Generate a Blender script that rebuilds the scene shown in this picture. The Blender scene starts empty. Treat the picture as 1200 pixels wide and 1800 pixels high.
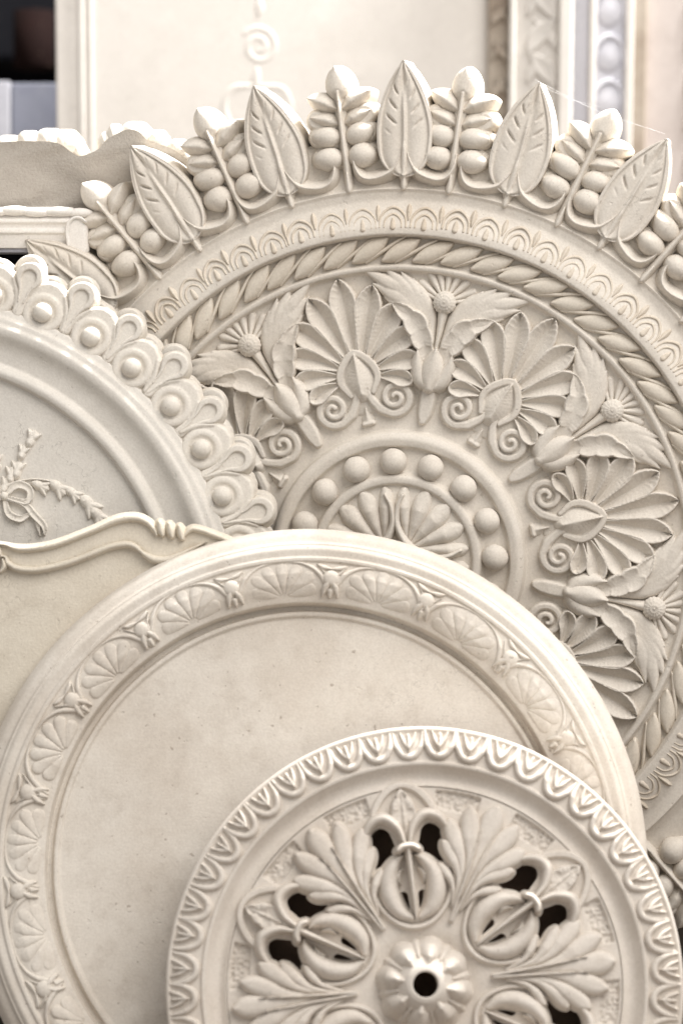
import bpy, math, random
import numpy as np
from mathutils import Matrix, Vector, Euler
random.seed(7)
R_ = math.radians
SC = bpy.context.scene
COL = SC.collection

# ------------------------------------------------------------------ camera
PITCH = R_(12.0)                       # the camera looks a little downwards
DIST, PX = 2.5, 0.0005                 # metres to the large rose; metres per design unit there
CAM_ROT = Matrix.Rotation(R_(90) - PITCH, 4, 'X')
CAM_LOC = Vector((0.0, -DIST, 1.25))
CAM = Matrix.Translation(CAM_LOC) @ CAM_ROT
cd = bpy.data.cameras.new('camera')
cd.sensor_fit = 'HORIZONTAL'; cd.sensor_width = 24.0
cd.lens = 24.0 * DIST / (1200 * PX)
cd.clip_start = 0.05; cd.clip_end = 60
cd.dof.use_dof = True; cd.dof.focus_distance = DIST - 0.015; cd.dof.aperture_fstop = 4.2
cam = bpy.data.objects.new('camera', cd); COL.objects.link(cam)
cam.matrix_world = CAM
SC.camera = cam
SC.render.resolution_x, SC.render.resolution_y = 682, 1024

# ------------------------------------------------------------------ world, lamps, exposure
w = bpy.data.worlds.new('World'); SC.world = w; w.use_nodes = True
w.node_tree.nodes['Background'].inputs[0].default_value = (1.0, 0.985, 0.97, 1)
w.node_tree.nodes['Background'].inputs[1].default_value = 0.47

def lamp(name, loc, target, size, size_y, energy, col, spread=180):
    l = bpy.data.lights.new(name, 'AREA'); l.shape = 'RECTANGLE'
    l.size, l.size_y, l.energy, l.color = size, size_y, energy, col
    l.spread = R_(spread)
    o = bpy.data.objects.new(name, l); COL.objects.link(o)
    o.location = loc
    o.rotation_euler = (Vector(target) - Vector(loc)).to_track_quat('-Z', 'Y').to_euler()
    return o
# broad soft light from the upper right in front; hard bright light from above and behind the large rose
lamp('soft_ceiling_light', (1.15, -1.25, 3.1), (0.05, 0.0, 1.0), 2.3, 2.3, 78, (1.0, 0.958, 0.915))
lamp('bright_overhead_light', (0.95, 0.80, 2.75), (0.0, 0.10, 1.35), 0.35, 0.35, 185, (1.0, 0.98, 0.95))
SC.view_settings.view_transform = 'Standard'; SC.view_settings.look = 'None'
SC.view_settings.exposure = 0.25; SC.view_settings.gamma = 1.0
SC.render.engine = 'CYCLES'

# ------------------------------------------------------------------ materials
def plaster(name, base, stain, amount=0.5, rough=0.88, bump=0.25, speck=0.25, streak=0.0, scale=1.0, crack=0.45):
    m = bpy.data.materials.new(name); m.use_nodes = True
    nt = m.node_tree; N = nt.nodes; L = nt.links
    b = N['Principled BSDF']
    b.inputs['Roughness'].default_value = rough
    if 'Specular IOR Level' in b.inputs: b.inputs['Specular IOR Level'].default_value = 0.12
    geo = N.new('ShaderNodeNewGeometry')
    def noise(sc, det, ro=0.55, vec=None):
        n = N.new('ShaderNodeTexNoise'); n.inputs['Scale'].default_value = sc
        n.inputs['Detail'].default_value = det; n.inputs['Roughness'].default_value = ro
        L.new(vec if vec else geo.outputs['Position'], n.inputs['Vector']); return n
    def ramp(src, a, c):
        r = N.new('ShaderNodeMapRange'); r.interpolation_type = 'SMOOTHSTEP'
        r.inputs[1].default_value = a; r.inputs[2].default_value = c
        L.new(src, r.inputs[0]); return r.outputs[0]
    def mix(fac, a, c):
        x = N.new('ShaderNodeMix'); x.data_type = 'RGBA'
        if isinstance(fac, float): x.inputs[0].default_value = fac
        else: L.new(fac, x.inputs[0])
        for s, v in ((6, a), (7, c)):
            if isinstance(v, tuple): x.inputs[s].default_value = (*v, 1)
            else: L.new(v, x.inputs[s])
        return x.outputs[2]
    def mul(s, k):
        x = N.new('ShaderNodeMath'); x.operation = 'MULTIPLY'; L.new(s, x.inputs[0]); x.inputs[1].default_value = k
        return x.outputs[0]
    big = noise(9 * scale, 5); mid = noise(42 * scale, 6, 0.65); fine = noise(420, 3, 0.6); dots = noise(190, 2, 0.5)
    c = mix(mul(ramp(big.outputs[0], 0.38, 0.68), amount), base, stain)
    c = mix(mul(ramp(mid.outputs[0], 0.45, 0.75), amount * 0.8), c, tuple(x * 0.9 for x in stain))
    pale = tuple(min(0.9, x * 1.07) for x in base)
    c = mix(mul(ramp(noise(23 * scale, 4).outputs[0], 0.52, 0.72), 0.6), c, pale)
    gr = noise(520, 2, 0.6); gx = mix(ramp(gr.outputs[0], 0.3, 0.7), (0.84, 0.83, 0.82), (1.0, 1.0, 1.0))
    mm = N.new('ShaderNodeMix'); mm.data_type = 'RGBA'; mm.blend_type = 'MULTIPLY'; mm.inputs[0].default_value = 0.55
    L.new(c, mm.inputs[6]); L.new(gx, mm.inputs[7]); c = mm.outputs[2]
    c = mix(mul(ramp(dots.outputs[0], 0.70, 0.76), speck), c, (0.20, 0.15, 0.11))
    ck = N.new('ShaderNodeMath'); ck.operation = 'SUBTRACT'; L.new(noise(13 * scale, 5, 0.62).outputs[0], ck.inputs[0]); ck.inputs[1].default_value = 0.5
    ab = N.new('ShaderNodeMath'); ab.operation = 'ABSOLUTE'; L.new(ck.outputs[0], ab.inputs[0])
    ln = ramp(ab.outputs[0], 0.0045, 0.0); mk = N.new('ShaderNodeMath'); mk.operation = 'MULTIPLY'
    L.new(ln, mk.inputs[0]); L.new(ramp(noise(5.3, 2).outputs[0], 0.56, 0.66), mk.inputs[1])
    c = mix(mul(mk.outputs[0], crack), c, tuple(x * 0.5 for x in stain))
    L.new(c, b.inputs['Base Color'])
    # fine relief: grain, trowel unevenness
    def bumpn(src, dist, strength, prev=None):
        x = N.new('ShaderNodeBump'); x.inputs['Distance'].default_value = dist
        x.inputs['Strength'].default_value = strength
        L.new(src, x.inputs['Height'])
        if prev: L.new(prev, x.inputs['Normal'])
        return x.outputs[0]
    n1 = bumpn(mid.outputs[0], 0.0016, bump)
    if streak:
        mp = N.new('ShaderNodeMapping'); mp.inputs['Scale'].default_value = (12, 12, 160)
        L.new(geo.outputs['Position'], mp.inputs['Vector'])
        n1 = bumpn(noise(6, 4, 0.6, mp.outputs[0]).outputs[0], 0.003, streak, n1)
    n1 = bumpn(ramp(noise(150, 2, 0.5).outputs[0], 0.765, 0.72), 0.0008, 0.5, n1)
    n2 = bumpn(fine.outputs[0], 0.0009, bump * 1.5, n1)
    L.new(n2, b.inputs['Normal'])
    return m
M = {}
M['main'] = plaster('cream_plaster', (0.72, 0.67, 0.60), (0.62, 0.555, 0.475), 0.45, speck=0.3)
M['tan'] = plaster('tan_washed_plaster', (0.67, 0.605, 0.515), (0.55, 0.465, 0.365), 0.7)
M['rope'] = plaster('sealed_plaster', (0.72, 0.66, 0.57), (0.60, 0.52, 0.42), 0.5, rough=0.5)
M['left'] = plaster('white_plaster', (0.76, 0.715, 0.645), (0.65, 0.595, 0.52), 0.45)
M['leftface'] = plaster('grey_white_plaster', (0.70, 0.665, 0.61), (0.61, 0.57, 0.51), 0.4, bump=0.18)
M['plaque'] = plaster('ivory_plaster', (0.71, 0.65, 0.55), (0.61, 0.54, 0.44), 0.6, bump=0.25, streak=0.07)
M['plain'] = plaster('smooth_cream_plaster', (0.73, 0.68, 0.61), (0.61, 0.545, 0.47), 0.75, bump=0.2, speck=0.5, crack=0.3, streak=0.07)
M['front'] = plaster('soft_ivory_plaster', (0.70, 0.645, 0.58), (0.57, 0.50, 0.425), 0.45, bump=0.2)
M['rough'] = plaster('rough_plaster_back', (0.47, 0.435, 0.39), (0.39, 0.35, 0.305), 0.6, bump=0.6, streak=0.14)
M['panel'] = plaster('ivory_panel', (0.79, 0.755, 0.71), (0.74, 0.70, 0.65), 0.4, bump=0.1)
M['brown'] = plaster('aged_brown_plaster', (0.52, 0.46, 0.39), (0.36, 0.29, 0.23), 0.8)
M['greyp'] = plaster('pale_grey_plaster', (0.66, 0.63, 0.59), (0.54, 0.51, 0.48), 0.6)
M['blue'] = plaster('bluish_grey_plaster', (0.66, 0.66, 0.71), (0.54, 0.55, 0.62), 0.6)
M['slate'] = plaster('slate_grey_paint', (0.46, 0.46, 0.50), (0.40, 0.40, 0.45), 0.5)
M['pink'] = plaster('pinkish_plaster', (0.64, 0.58, 0.55), (0.55, 0.49, 0.46), 0.6)
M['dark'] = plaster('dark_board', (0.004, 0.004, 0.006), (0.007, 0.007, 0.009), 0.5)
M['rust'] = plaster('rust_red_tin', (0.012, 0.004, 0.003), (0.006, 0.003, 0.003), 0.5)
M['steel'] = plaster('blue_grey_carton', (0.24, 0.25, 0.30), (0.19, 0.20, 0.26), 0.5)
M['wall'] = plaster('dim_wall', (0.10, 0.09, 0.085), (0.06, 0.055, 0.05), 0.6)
M['floor'] = plaster('dusty_floor', (0.12, 0.10, 0.085), (0.07, 0.06, 0.05), 0.6)
mw = bpy.data.materials.new('cobweb_silk'); mw.use_nodes = True
mw.node_tree.nodes['Principled BSDF'].inputs['Base Color'].default_value = (0.8, 0.8, 0.82, 1)
M['silk'] = mw
M['hole_shade'] = plaster('dark_brown_hole_shade', (0.26, 0.18, 0.13), (0.18, 0.12, 0.085), 0.6)  # brown painted in for the deep shade behind the pierced holes

# ------------------------------------------------------------------ shape tools (numpy)
def polyline_nearest(pts, w, X, Y):
    """signed distance to a tapering stroke, plus u (0 centre, 1 edge), t along, side"""
    pts = np.asarray(pts, float); w = np.asarray(w, float)
    seg = np.hypot(*(pts[1:] - pts[:-1]).T); cum = np.r_[0, np.cumsum(seg)]; tot = max(cum[-1], 1e-6)
    best = np.full(X.shape, 1e9); T = np.zeros(X.shape); S = np.zeros(X.shape); W = np.ones(X.shape)
    for i in range(len(seg)):
        ax, ay = pts[i]; bx, by = pts[i + 1]; dx, dy = bx - ax, by - ay
        ll = dx * dx + dy * dy + 1e-9
        t = np.clip(((X - ax) * dx + (Y - ay) * dy) / ll, 0, 1)
        ex, ey = X - ax - t * dx, Y - ay - t * dy
        wl = w[i] + (w[i + 1] - w[i]) * t
        d = np.hypot(ex, ey) - wl
        k = d < best
        best = np.where(k, d, best); W = np.where(k, wl, W)
        T = np.where(k, (cum[i] + t * seg[i]) / tot, T)
        S = np.where(k, np.sign(dx * ey - dy * ex), S)
    u = np.clip(1 + best / np.maximum(W, 1e-3), 0, 1)
    return best, u, T, S

def smooth_path(ctrl, n=24):
    """Catmull-Rom through control rows (any number of columns)"""
    P = np.asarray(ctrl, float); P = np.vstack([2 * P[0] - P[1], P, 2 * P[-1] - P[-2]])
    out = []; m = len(P) - 3
    for i in range(m):
        k = max(2, n // m)
        for t in np.linspace(0, 1, k, endpoint=(i == m - 1)):
            a, b, c, d = P[i:i + 4]
            out.append(0.5 * (2 * b + (c - a) * t + (2 * a - 5 * b + 4 * c - d) * t * t + (3 * b - a - 3 * c + d) * t ** 3))
    return np.array(out)

rnd = lambda u, t, s: np.sqrt(np.clip(1 - u * u, 0, 1))
flat = lambda u, t, s: np.clip((1 - u) * 3.0, 0, 1) ** 0.5
ridge = lambda u, t, s: 1 - u ** 1.15
ridge_round = lambda u, t, s: (1 - u ** 1.7)
lobe_p = lambda u, t, s: np.sqrt(np.clip(1 - u ** 2.4, 0, 1)) * (0.86 + 0.14 * u * u)
hollow = lambda u, t, s: 0.08 + 0.92 * np.clip(u, 0, 0.92) ** 1.05 - 1.5 * np.clip(u - 0.92, 0, 1)
scr_p = lambda u, t, s: np.sqrt(np.clip(1 - u ** 2.6, 0, 1)) * (0.92 - 0.14 * (1 - u))
rim = lambda u, t, s: np.clip((1 - u) * 4, 0, 1) ** 0.6 * (0.78 - 0.22 * u * s)
spoon = lambda u, t, s: np.clip((1 - u) * 5, 0, 1) ** 0.6 * (0.62 + 0.38 * np.clip(u, 0, 0.85) ** 2)

class Stroke:
    """ctrl rows: x, y, half width;  H height (number or list along), zb base (number or f(X,Y))"""
    def __init__(s, ctrl, H, prof=rnd, zb=0.0, n=24, smooth=True):
        c = np.asarray(ctrl, float)
        if smooth and len(c) > 2: c = smooth_path(c, n)
        s.p, s.w = c[:, :2], np.maximum(c[:, 2], 0.3)
        s.H, s.prof, s.zb = H, prof, zb
    def sdf(s, X, Y): return polyline_nearest(s.p, s.w, X, Y)[0]
    def full(s, X, Y):
        d, u, t, side = polyline_nearest(s.p, s.w, X, Y)
        H = np.interp(t, np.linspace(0, 1, len(s.H)), s.H) if hasattr(s.H, '__len__') else s.H
        zb = s.zb(X, Y) if callable(s.zb) else s.zb
        return d, zb + H * s.prof(u, t, side)
    def box(s):
        a = (s.p - s.w[:, None]).min(0); b = (s.p + s.w[:, None]).max(0)
        return a[0], a[1], b[0], b[1]

def mesh_np(name, V, quads, smooth=True):
    me = bpy.data.meshes.new(name)
    V = np.ascontiguousarray(V, np.float32); F = np.ascontiguousarray(quads, np.int32)
    me.vertices.add(len(V)); me.vertices.foreach_set('co', V.ravel())
    me.loops.add(F.size); me.loops.foreach_set('vertex_index', F.ravel())
    me.polygons.add(len(F)); me.polygons.foreach_set('loop_start', np.arange(0, F.size, 4, dtype=np.int32))
    me.update(calc_edges=True); me.validate()
    if smooth: me.shade_smooth()
    return me

def relief(name, sdf, height, box, res, back=-4.0, draft=0.0, soft=0.0):
    """closed relief piece: front surface height(X,Y) inside sdf<0, outline snapped to the curve, sides down to back"""
    x0, y0, x1, y1 = box
    xs = np.arange(x0 - 2 * res, x1 + 2.5 * res, res); ys = np.arange(y0 - 2 * res, y1 + 2.5 * res, res)
    X, Y = np.meshgrid(xs, ys); D = sdf(X, Y)
    ins = D < -0.3 * res
    cell = ins[:-1, :-1] | ins[1:, :-1] | ins[:-1, 1:] | ins[1:, 1:]
    used = np.zeros(D.shape, bool)
    used[:-1, :-1] |= cell; used[1:, :-1] |= cell; used[:-1, 1:] |= cell; used[1:, 1:] |= cell
    idx = -np.ones(D.shape, int); idx[used] = np.arange(used.sum())
    px, py, pd = X[used].copy(), Y[used].copy(), D[used]
    sn = pd > -0.3 * res
    sx, sy = px[sn], py[sn]; e = 0.05 * res
    gx = gy = None
    for _ in range(3):
        d = sdf(sx, sy); gx = (sdf(sx + e, sy) - d) / e; gy = (sdf(sx, sy + e) - d) / e
        g2 = np.maximum(gx * gx + gy * gy, 0.2); st = np.clip(d, -1.2 * res, 1.2 * res)
        sx, sy = sx - gx / g2 * st, sy - gy / g2 * st
    px[sn], py[sn] = sx, sy
    pz = height(px, py)
    G = np.zeros((len(px), 2)); gl = np.maximum(np.hypot(gx, gy), 0.3); G[sn, 0] = gx / gl; G[sn, 1] = gy / gl
    a, b, c, d4 = idx[:-1, :-1][cell], idx[:-1, 1:][cell], idx[1:, 1:][cell], idx[1:, :-1][cell]
    F = np.c_[a, b, c, d4]
    pad = np.pad(cell, 1)
    E = []
    for (dy, dx, i, j) in ((-1, 0, (0, 0), (0, 1)), (0, 1, (0, 1), (1, 1)), (1, 0, (1, 1), (1, 0)), (0, -1, (1, 0), (0, 0))):
        nb = pad[1 + dy:pad.shape[0] - 1 + dy, 1 + dx:pad.shape[1] - 1 + dx]
        k = cell & ~nb; r, q = np.nonzero(k)
        E.append(np.c_[idx[r + i[0], q + i[1]], idx[r + j[0], q + j[1]]])
    E = np.vstack(E)
    V = np.c_[px, py, pz]
    uq, inv = np.unique(E, return_inverse=True); inv = inv.reshape(E.shape); n0 = len(V); k = len(uq)
    bot = V[uq].copy(); g = G[uq]
    if soft:                                    # the edge melts into the ground with a small cove
        mid = bot.copy(); mid[:, :2] += 0.28 * soft * g; mid[:, 2] = 0.45 * bot[:, 2] + 0.55 * min(back, 0) * 0.4
        bot[:, :2] += soft * g; bot[:, 2] = back
        V = np.vstack([V, mid, bot]); A = uq[inv]
        S1 = np.c_[inv[:, 0] + n0, inv[:, 1] + n0, A[:, 1], A[:, 0]]
        S2 = np.c_[inv[:, 0] + n0 + k, inv[:, 1] + n0 + k, inv[:, 1] + n0, inv[:, 0] + n0]
        return mesh_np(name, V, np.vstack([F, S1, S2]))
    top = V[uq]; bot[:, :2] += draft * g; bot[:, 2] = back
    V = np.vstack([V, top, bot])
    S = np.c_[inv[:, 0] + n0 + k, inv[:, 1] + n0 + k, inv[:, 1] + n0, inv[:, 0] + n0]
    return mesh_np(name, V, np.vstack([F, S]))

def strokes_mesh(name, strokes, res=2.0, back=-4.0, draft=0.0, extra=None, soft=None):
    if soft is None: soft = 0.0 if (draft or back < -20) else (4.0 if back <= -7 else 2.0)
    bx = np.array([s.box() for s in strokes])
    box = (bx[:, 0].min(), bx[:, 1].min(), bx[:, 2].max(), bx[:, 3].max())
    def sdf(X, Y):
        d = strokes[0].sdf(X, Y)
        for s in strokes[1:]: d = np.minimum(d, s.sdf(X, Y))
        return d
    def h(X, Y):
        z = np.full(X.shape, -1e9)
        for s in strokes:
            d, hz = s.full(X, Y)
            z = np.maximum(z, np.where(d < 0.4 * res, hz, -1e9))
        z = np.where(z < -1e8, 0 if not callable(strokes[0].zb) else strokes[0].zb(X, Y), z)
        return z + extra(X, Y) if extra else z
    return relief(name, sdf, h, box, res, back, draft, soft)

def lathe(name, prof, seg=256, wob=0.0):
    """surface of revolution; prof rows r, z (sharp corners where a row repeats); closed at the back by the profile"""
    P = np.array(prof, float); n = len(P)
    a = np.linspace(0, 2 * np.pi, seg, endpoint=False)
    rr = P[:, 0][:, None] * np.ones(seg); zz = P[:, 1][:, None] * np.ones(seg)
    if wob:
        k = sum(np.sin(a * f + ph) for f, ph in ((2, 1.0), (3, 2.3), (5, 0.4), (9, 4.0), (14, 1.9))) / 5
        rr = rr * (1 + wob * k / 600); zz = zz + wob * np.roll(k, 40)
    V = np.c_[(rr * np.sin(a)).ravel(), (rr * np.cos(a)).ravel(), zz.ravel()]
    F = []
    j = np.arange(seg); j2 = (j + 1) % seg
    for i in range(n - 1):
        if abs(P[i, 0] - P[i + 1, 0]) + abs(P[i, 1] - P[i + 1, 1]) < 1e-6: continue
        F.append(np.c_[i * seg + j, i * seg + j2, (i + 1) * seg + j2, (i + 1) * seg + j][:, ::-1])
    return mesh_np(name, V, np.vstack(F))

def fillet_profile(rows, k=5):
    """rows (r, z, round): breaks the corners of a moulding profile with small arcs"""
    out = [rows[0][:2]]
    for a, b, c in zip(rows, rows[1:], rows[2:]):
        rad = b[2] if len(b) > 2 else 2.0
        p, q, s = np.array(a[:2], float), np.array(b[:2], float), np.array(c[:2], float)
        d1, d2 = p - q, s - q; l1, l2 = np.hypot(*d1), np.hypot(*d2)
        if rad <= 0: out += [tuple(q), tuple(q)]; continue
        r1 = min(rad, l1 * 0.45); r2 = min(rad, l2 * 0.45)
        A, B = q + d1 / l1 * r1, q + d2 / l2 * r2
        for t in np.linspace(0, 1, k): out.append(tuple((1 - t) ** 2 * A + 2 * t * (1 - t) * q + t * t * B))
    out.append(rows[-1][:2])
    return out

def ball(name, rx, ry, rz, seg=28, rings=16, f=None):
    th = np.linspace(0, np.pi, rings + 1); ph = np.linspace(0, 2 * np.pi, seg, endpoint=False)
    T, P = np.meshgrid(th, ph, indexing='ij')
    k = f(T, P) if f else 1.0
    V = np.c_[(rx * k * np.sin(T) * np.cos(P)).ravel(), (ry * k * np.sin(T) * np.sin(P)).ravel(), (rz * k * np.cos(T)).ravel()]
    F = []; j = np.arange(seg); j2 = (j + 1) % seg
    for i in range(rings): F.append(np.c_[i * seg + j, (i + 1) * seg + j, (i + 1) * seg + j2, i * seg + j2])
    return mesh_np(name, V, np.vstack(F))

def block(name, x0, y0, z0, x1, y1, z1, bev=0.0):
    import bmesh
    bm = bmesh.new(); bmesh.ops.create_cube(bm, size=1)
    for v in bm.verts: v.co = Vector(((x0 + x1) / 2 + v.co.x * (x1 - x0), (y0 + y1) / 2 + v.co.y * (y1 - y0), (z0 + z1) / 2 + v.co.z * (z1 - z0)))
    if bev: bmesh.ops.bevel(bm, geom=list(bm.edges), offset=bev, segments=3, profile=0.5, affect='EDGES')
    me = bpy.data.meshes.new(name); bm.to_mesh(me); bm.free()
    for p in me.polygons: p.use_smooth = False
    return me

# ------------------------------------------------------------------ scene tools
def tag(o, label=None, cat=None, group=None, kind=None):
    for k, v in (('label', label), ('category', cat), ('group', group), ('kind', kind)):
        if v: o[k] = v
    return o

def frame(px, py, toward, up=0.0, right=0.0, roll=0.0):
    """a leaning frame whose origin stands where the photograph shows design point (px, py), 'toward' metres nearer
    than the large rose; up / right: degrees its face turns up / right of the lens axis. Unit = design unit at that depth."""
    dist = DIST - toward; s = PX * dist / DIST
    m = CAM @ Matrix.Translation(((px - 600) * s, (900 - py) * s, -dist))
    return m @ Matrix.Rotation(R_(right), 4, 'Y') @ Matrix.Rotation(R_(-up), 4, 'X') @ Matrix.Rotation(R_(roll), 4, 'Z') @ Matrix.Scale(s, 4)

class Thing:
    """an Empty at the base of the thing; parts are given in the frame of its middle"""
    def __init__(s, name, mat, drop, label, cat, group=None):
        s.off = drop
        o = bpy.data.objects.new(name, None); COL.objects.link(o); o.empty_display_size = 20
        o.matrix_world = mat @ Matrix.Translation((0, -drop, 0))
        s.o = tag(o, label, cat, group, 'thing')
    def part(s, name, me, mat, deg=0.0, z=0.0, zs=1.0, label=None):
        o = bpy.data.objects.new(name, me); COL.objects.link(o); o.parent = s.o
        o.location = (0, s.off, z); o.rotation_euler = (0, 0, R_(-deg)); o.scale = (1 + (jit(0.025) if deg else 0), 1 + (jit(0.004) if deg else 0), zs)
        if me is not None and not me.materials: me.materials.append(M[mat])
        if label: o['label'] = label
        return o
    def sub(s, parent, name, me, mat, loc=(0, 0, 0), rz=0.0, scale=(1, 1, 1)):
        o = bpy.data.objects.new(name, me); COL.objects.link(o); o.parent = parent
        o.location = loc; o.rotation_euler = (0, 0, R_(rz)); o.scale = scale
        if not me.materials: me.materials.append(M[mat])
        return o
jit = lambda a: random.uniform(-a, a)

# ------------------------------------------------------------------ the place: floor, ledge, wall
def solid(name, me, mat, kind='structure'):
    o = bpy.data.objects.new(name, me); COL.objects.link(o); me.materials.append(M[mat]); return tag(o, kind=kind)
solid('floor', block('floor', -3, -2.0, 0.20, 3, 2.2, 0.30), 'floor')
solid('ledge', block('ledge', -3, -0.02, 0.301, 3, 2.2, 0.50, 0.01), 'floor')
solid('wall', block('wall', -3, 2.2, 0.2, 3, 2.3, 4.0), 'wall')

# ================================================================== 1. large rose with leaf and berry crest
big = Thing('ceiling_rose', frame(699, 981, 0.0, up=-5, right=-7), 730,
            'largest ceiling rose, with pointed leaf and berry crest, palmettes, thistles and twisted rope ring', 'ceiling rose')
zt = lambda X, Y: np.interp(np.hypot(X, Y), [570, 580, 626, 640], [30, 28, 8, 8])
big.part('body', lathe('big_body', fillet_profile([
    (0.5, 26), (100, 30), (130, 24, 3), (134, 34, 4), (147, 34, 6), (153, 16, 5), (194, 12, 6), (199, 24, 3), (212, 27, 5), (222, 20, 4),
    (226, 0, 3), (300, -6, 30), (440, -4, 30), (500, 2, 5), (505, 16, 3), (512, 18, 3), (518, 6, 4), (560, 6, 4), (566, 32, 4), (580, 31, 4),
    (626, 7, 4), (640, 8, 2), (646, 12, 2), (650, 4, 3), (662, -6, 6), (700, -14, 6), (730, -18, 8), (738, -30, 4), (738, -104, 3), (0.5, -104)]), 320, 0.8), 'main')

# palmettes
def petal(phi, L, wm, bend):
    r0 = 36; t = np.linspace(0, 1, 16); rr = r0 + (L - r0) * t
    a = np.radians(phi + bend * t ** 2)
    wd = np.where(t < 0.66, wm * (0.18 + 0.82 * (t / 0.66) ** 1.0), wm * np.clip(1 - (np.clip(t - 0.66, 0, 1) / 0.34) ** 1.9, 0.03, 1))
    return np.c_[rr * np.sin(a), 326 + rr * np.cos(a), wd]
pet = []
for i, (L, wm) in enumerate(zip((176, 163, 148, 131, 113, 93, 74), (24.5, 24, 23, 21, 19, 16, 12.5))):
    if i == 6: continue
    for s in ((1,) if i == 0 else (1, -1)):
        pet.append(strokes_mesh('petal', [Stroke(petal(s * (0, 18.5, 37, 56, 77, 98, 119)[i], L, wm, s * (0, 2, 4, 7, 9, 9, 5)[i]),
                   [12, 18, 24, 26, 22], hollow, 0, smooth=False)], 1.7, -8))
fan_ground = strokes_mesh('fan_ground', [Stroke([(0, 322, 62), (0, 372, 74)], 4, flat, -1, smooth=False)], 2.4, -8)
heart = strokes_mesh('heart', [Stroke([(0, 298, 17), (0, 320, 28), (0, 345, 17), (0, 368, 1)], 24, ridge, 4, 16),
                               Stroke([(-20, 296, 5), (-33, 322, 7), (-25, 348, 8), (0, 370, 7), (25, 348, 8), (33, 322, 7), (20, 296, 5)], 15, flat, 0, 30)], 1.7, -8)
def scroll(s):
    a = np.radians(np.linspace(-112, -112 + 360 * 1.7, 46)); r = np.linspace(29.5, 4.0, 46)
    sp = np.c_[s * (55 + r * np.cos(a)), 279 + r * np.sin(a), np.linspace(7.6, 4.6, 46)]
    lead = smooth_path([(s * 8, 306, 6), (s * 14, 284, 8), (s * 26, 264, 9)], 8)
    return strokes_mesh('scroll', [Stroke(np.vstack([lead, sp]), [15, 17, 18, 20, 25], scr_p, 1, smooth=False),
                                   Stroke([(s * 55, 279, 24), (s * 55.1, 279, 24)], 7, flat, 0, smooth=False)], 1.6, -8)
scr = [scroll(1), scroll(-1)]
calyx = strokes_mesh('calyx', [Stroke([(0, 272, 2), (0, 258, 6), (0, 249, 11)], 11, ridge, 0), Stroke([(-8, 243, 5), (8, 243, 5)], 14, rnd, 0, smooth=False)], 1.7, -8)
for k in range(8):
    dg = -11.4 + 45 * k
    if 130 < dg % 360 < 285: continue
    p = big.part('palmette', heart, 'main', dg + jit(0.4), 0, 0.82 + jit(0.05))
    big.sub(p, 'fan_ground', fan_ground, 'main')
    for m in pet: big.sub(p, 'petal', m, 'main')
    for m in scr: big.sub(p, 'scroll', m, 'main')
    big.sub(p, 'calyx', calyx, 'main')

# thistles
def veiny(u, t, s):
    return np.clip((1 - u) * 6, 0, 1) ** 0.6 * (0.55 + 0.3 * u + 0.16 * np.cos(26 * (t + 0.16 * u)) * u + 0.25 * np.exp(-(u / 0.12) ** 2))
def drape(k):
    def f(u, t, s):
        v = k * s * u
        return np.clip((1 - u) * 5, 0, 1) ** 0.6 * (0.60 - 0.30 * v + 0.11 * np.cos(10 * v + 4 * t) + 0.05 * np.cos(24 * t + 3 * u) * u)
    return f
def wavy(ctrl, n, k, amp):
    c = smooth_path(ctrl, n); t = np.linspace(0, 1, len(c))
    c[:, 2] *= 1 + amp * np.abs(np.sin(k * np.pi * t)) - amp / 2
    return c
def big_leaf(s):
    fl = [((26, 434), (62, 486)), ((36, 442), (86, 496)), ((50, 448), (118, 499)), ((70, 456), (156, 488)), ((66, 440), (132, 466)), ((54, 424), (106, 446))]
    return strokes_mesh('leaf', [Stroke([(s * 5, 348, 6), (s * (16 + 2 * n), 394 - 2 * n, 11), (s * a, b, 15), (s * (.55 * a + .45 * c), .55 * b + .45 * d + 3, 13.5), (s * c, d, 2)], [14, 22, 24 + n, 26 + n, 20], lobe_p, -2, 34) for n, ((a, b), (c, d)) in enumerate(fl)], 1.7, -8)
def small_leaf(s): return strokes_mesh('leaf', [Stroke(wavy([(s * 8, 348, 9), (s * 26, 385, 19), (s * 48, 416, 20), (s * 90, 440, 4)], 32, 4, 0.3),
                                    [20, 36, 41, 30], spoon, 0, smooth=False)], 1.8, -8)
tl = [big_leaf(1), big_leaf(-1), small_leaf(1), small_leaf(-1)]
tstem = strokes_mesh('stem', [Stroke([(0, 350, 6), (0, 400, 6), (0, 448, 11)], [20, 22, 24], rnd, 0)], 1.8, -8)
ttongue = strokes_mesh('tongue', [Stroke([(-1, 246, 8), (0, 260, 13), (1, 282, 14.5), (1, 298, 13)], 16, flat, 0)], 1.8, -8)
tcup = [strokes_mesh('cup_petal', [Stroke([(s * 6, 306, 9), (s * 18, 320, 17), (s * 27, 342, 14), (s * 31, 368, 2)], 30, rnd, 0)], 1.7, -8) for s in (1, -1)] + \
       [strokes_mesh('cup_petal', [Stroke([(0, 306, 13), (0, 328, 24), (0, 348, 20), (1, 376, 2)], 38, rnd, 0)], 1.7, -8)]
fanp = []
for i in range(9):
    a = R_(-78 + 19.5 * i + jit(2)); c, sn = math.cos(a), math.sin(a)
    fanp.append(Stroke([(sn * 8, 456 + c * 8, 3.5), (sn * 34, 456 + c * 34, 6.5), (sn * 50, 456 + c * 50, 8.2), (sn * 54, 456 + c * 54, 7)], [24, 19, 15, 14], rnd, -3))
tfan = [strokes_mesh('floret', [q], 1.8, -8) for q in fanp]
thead = ball('seed_head', 20, 20, 20, 48, 32, lambda T, P: 1 + 0.07 * np.sin(8 * P + 9 * T) * np.sin(8 * P - 9 * T))
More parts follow.
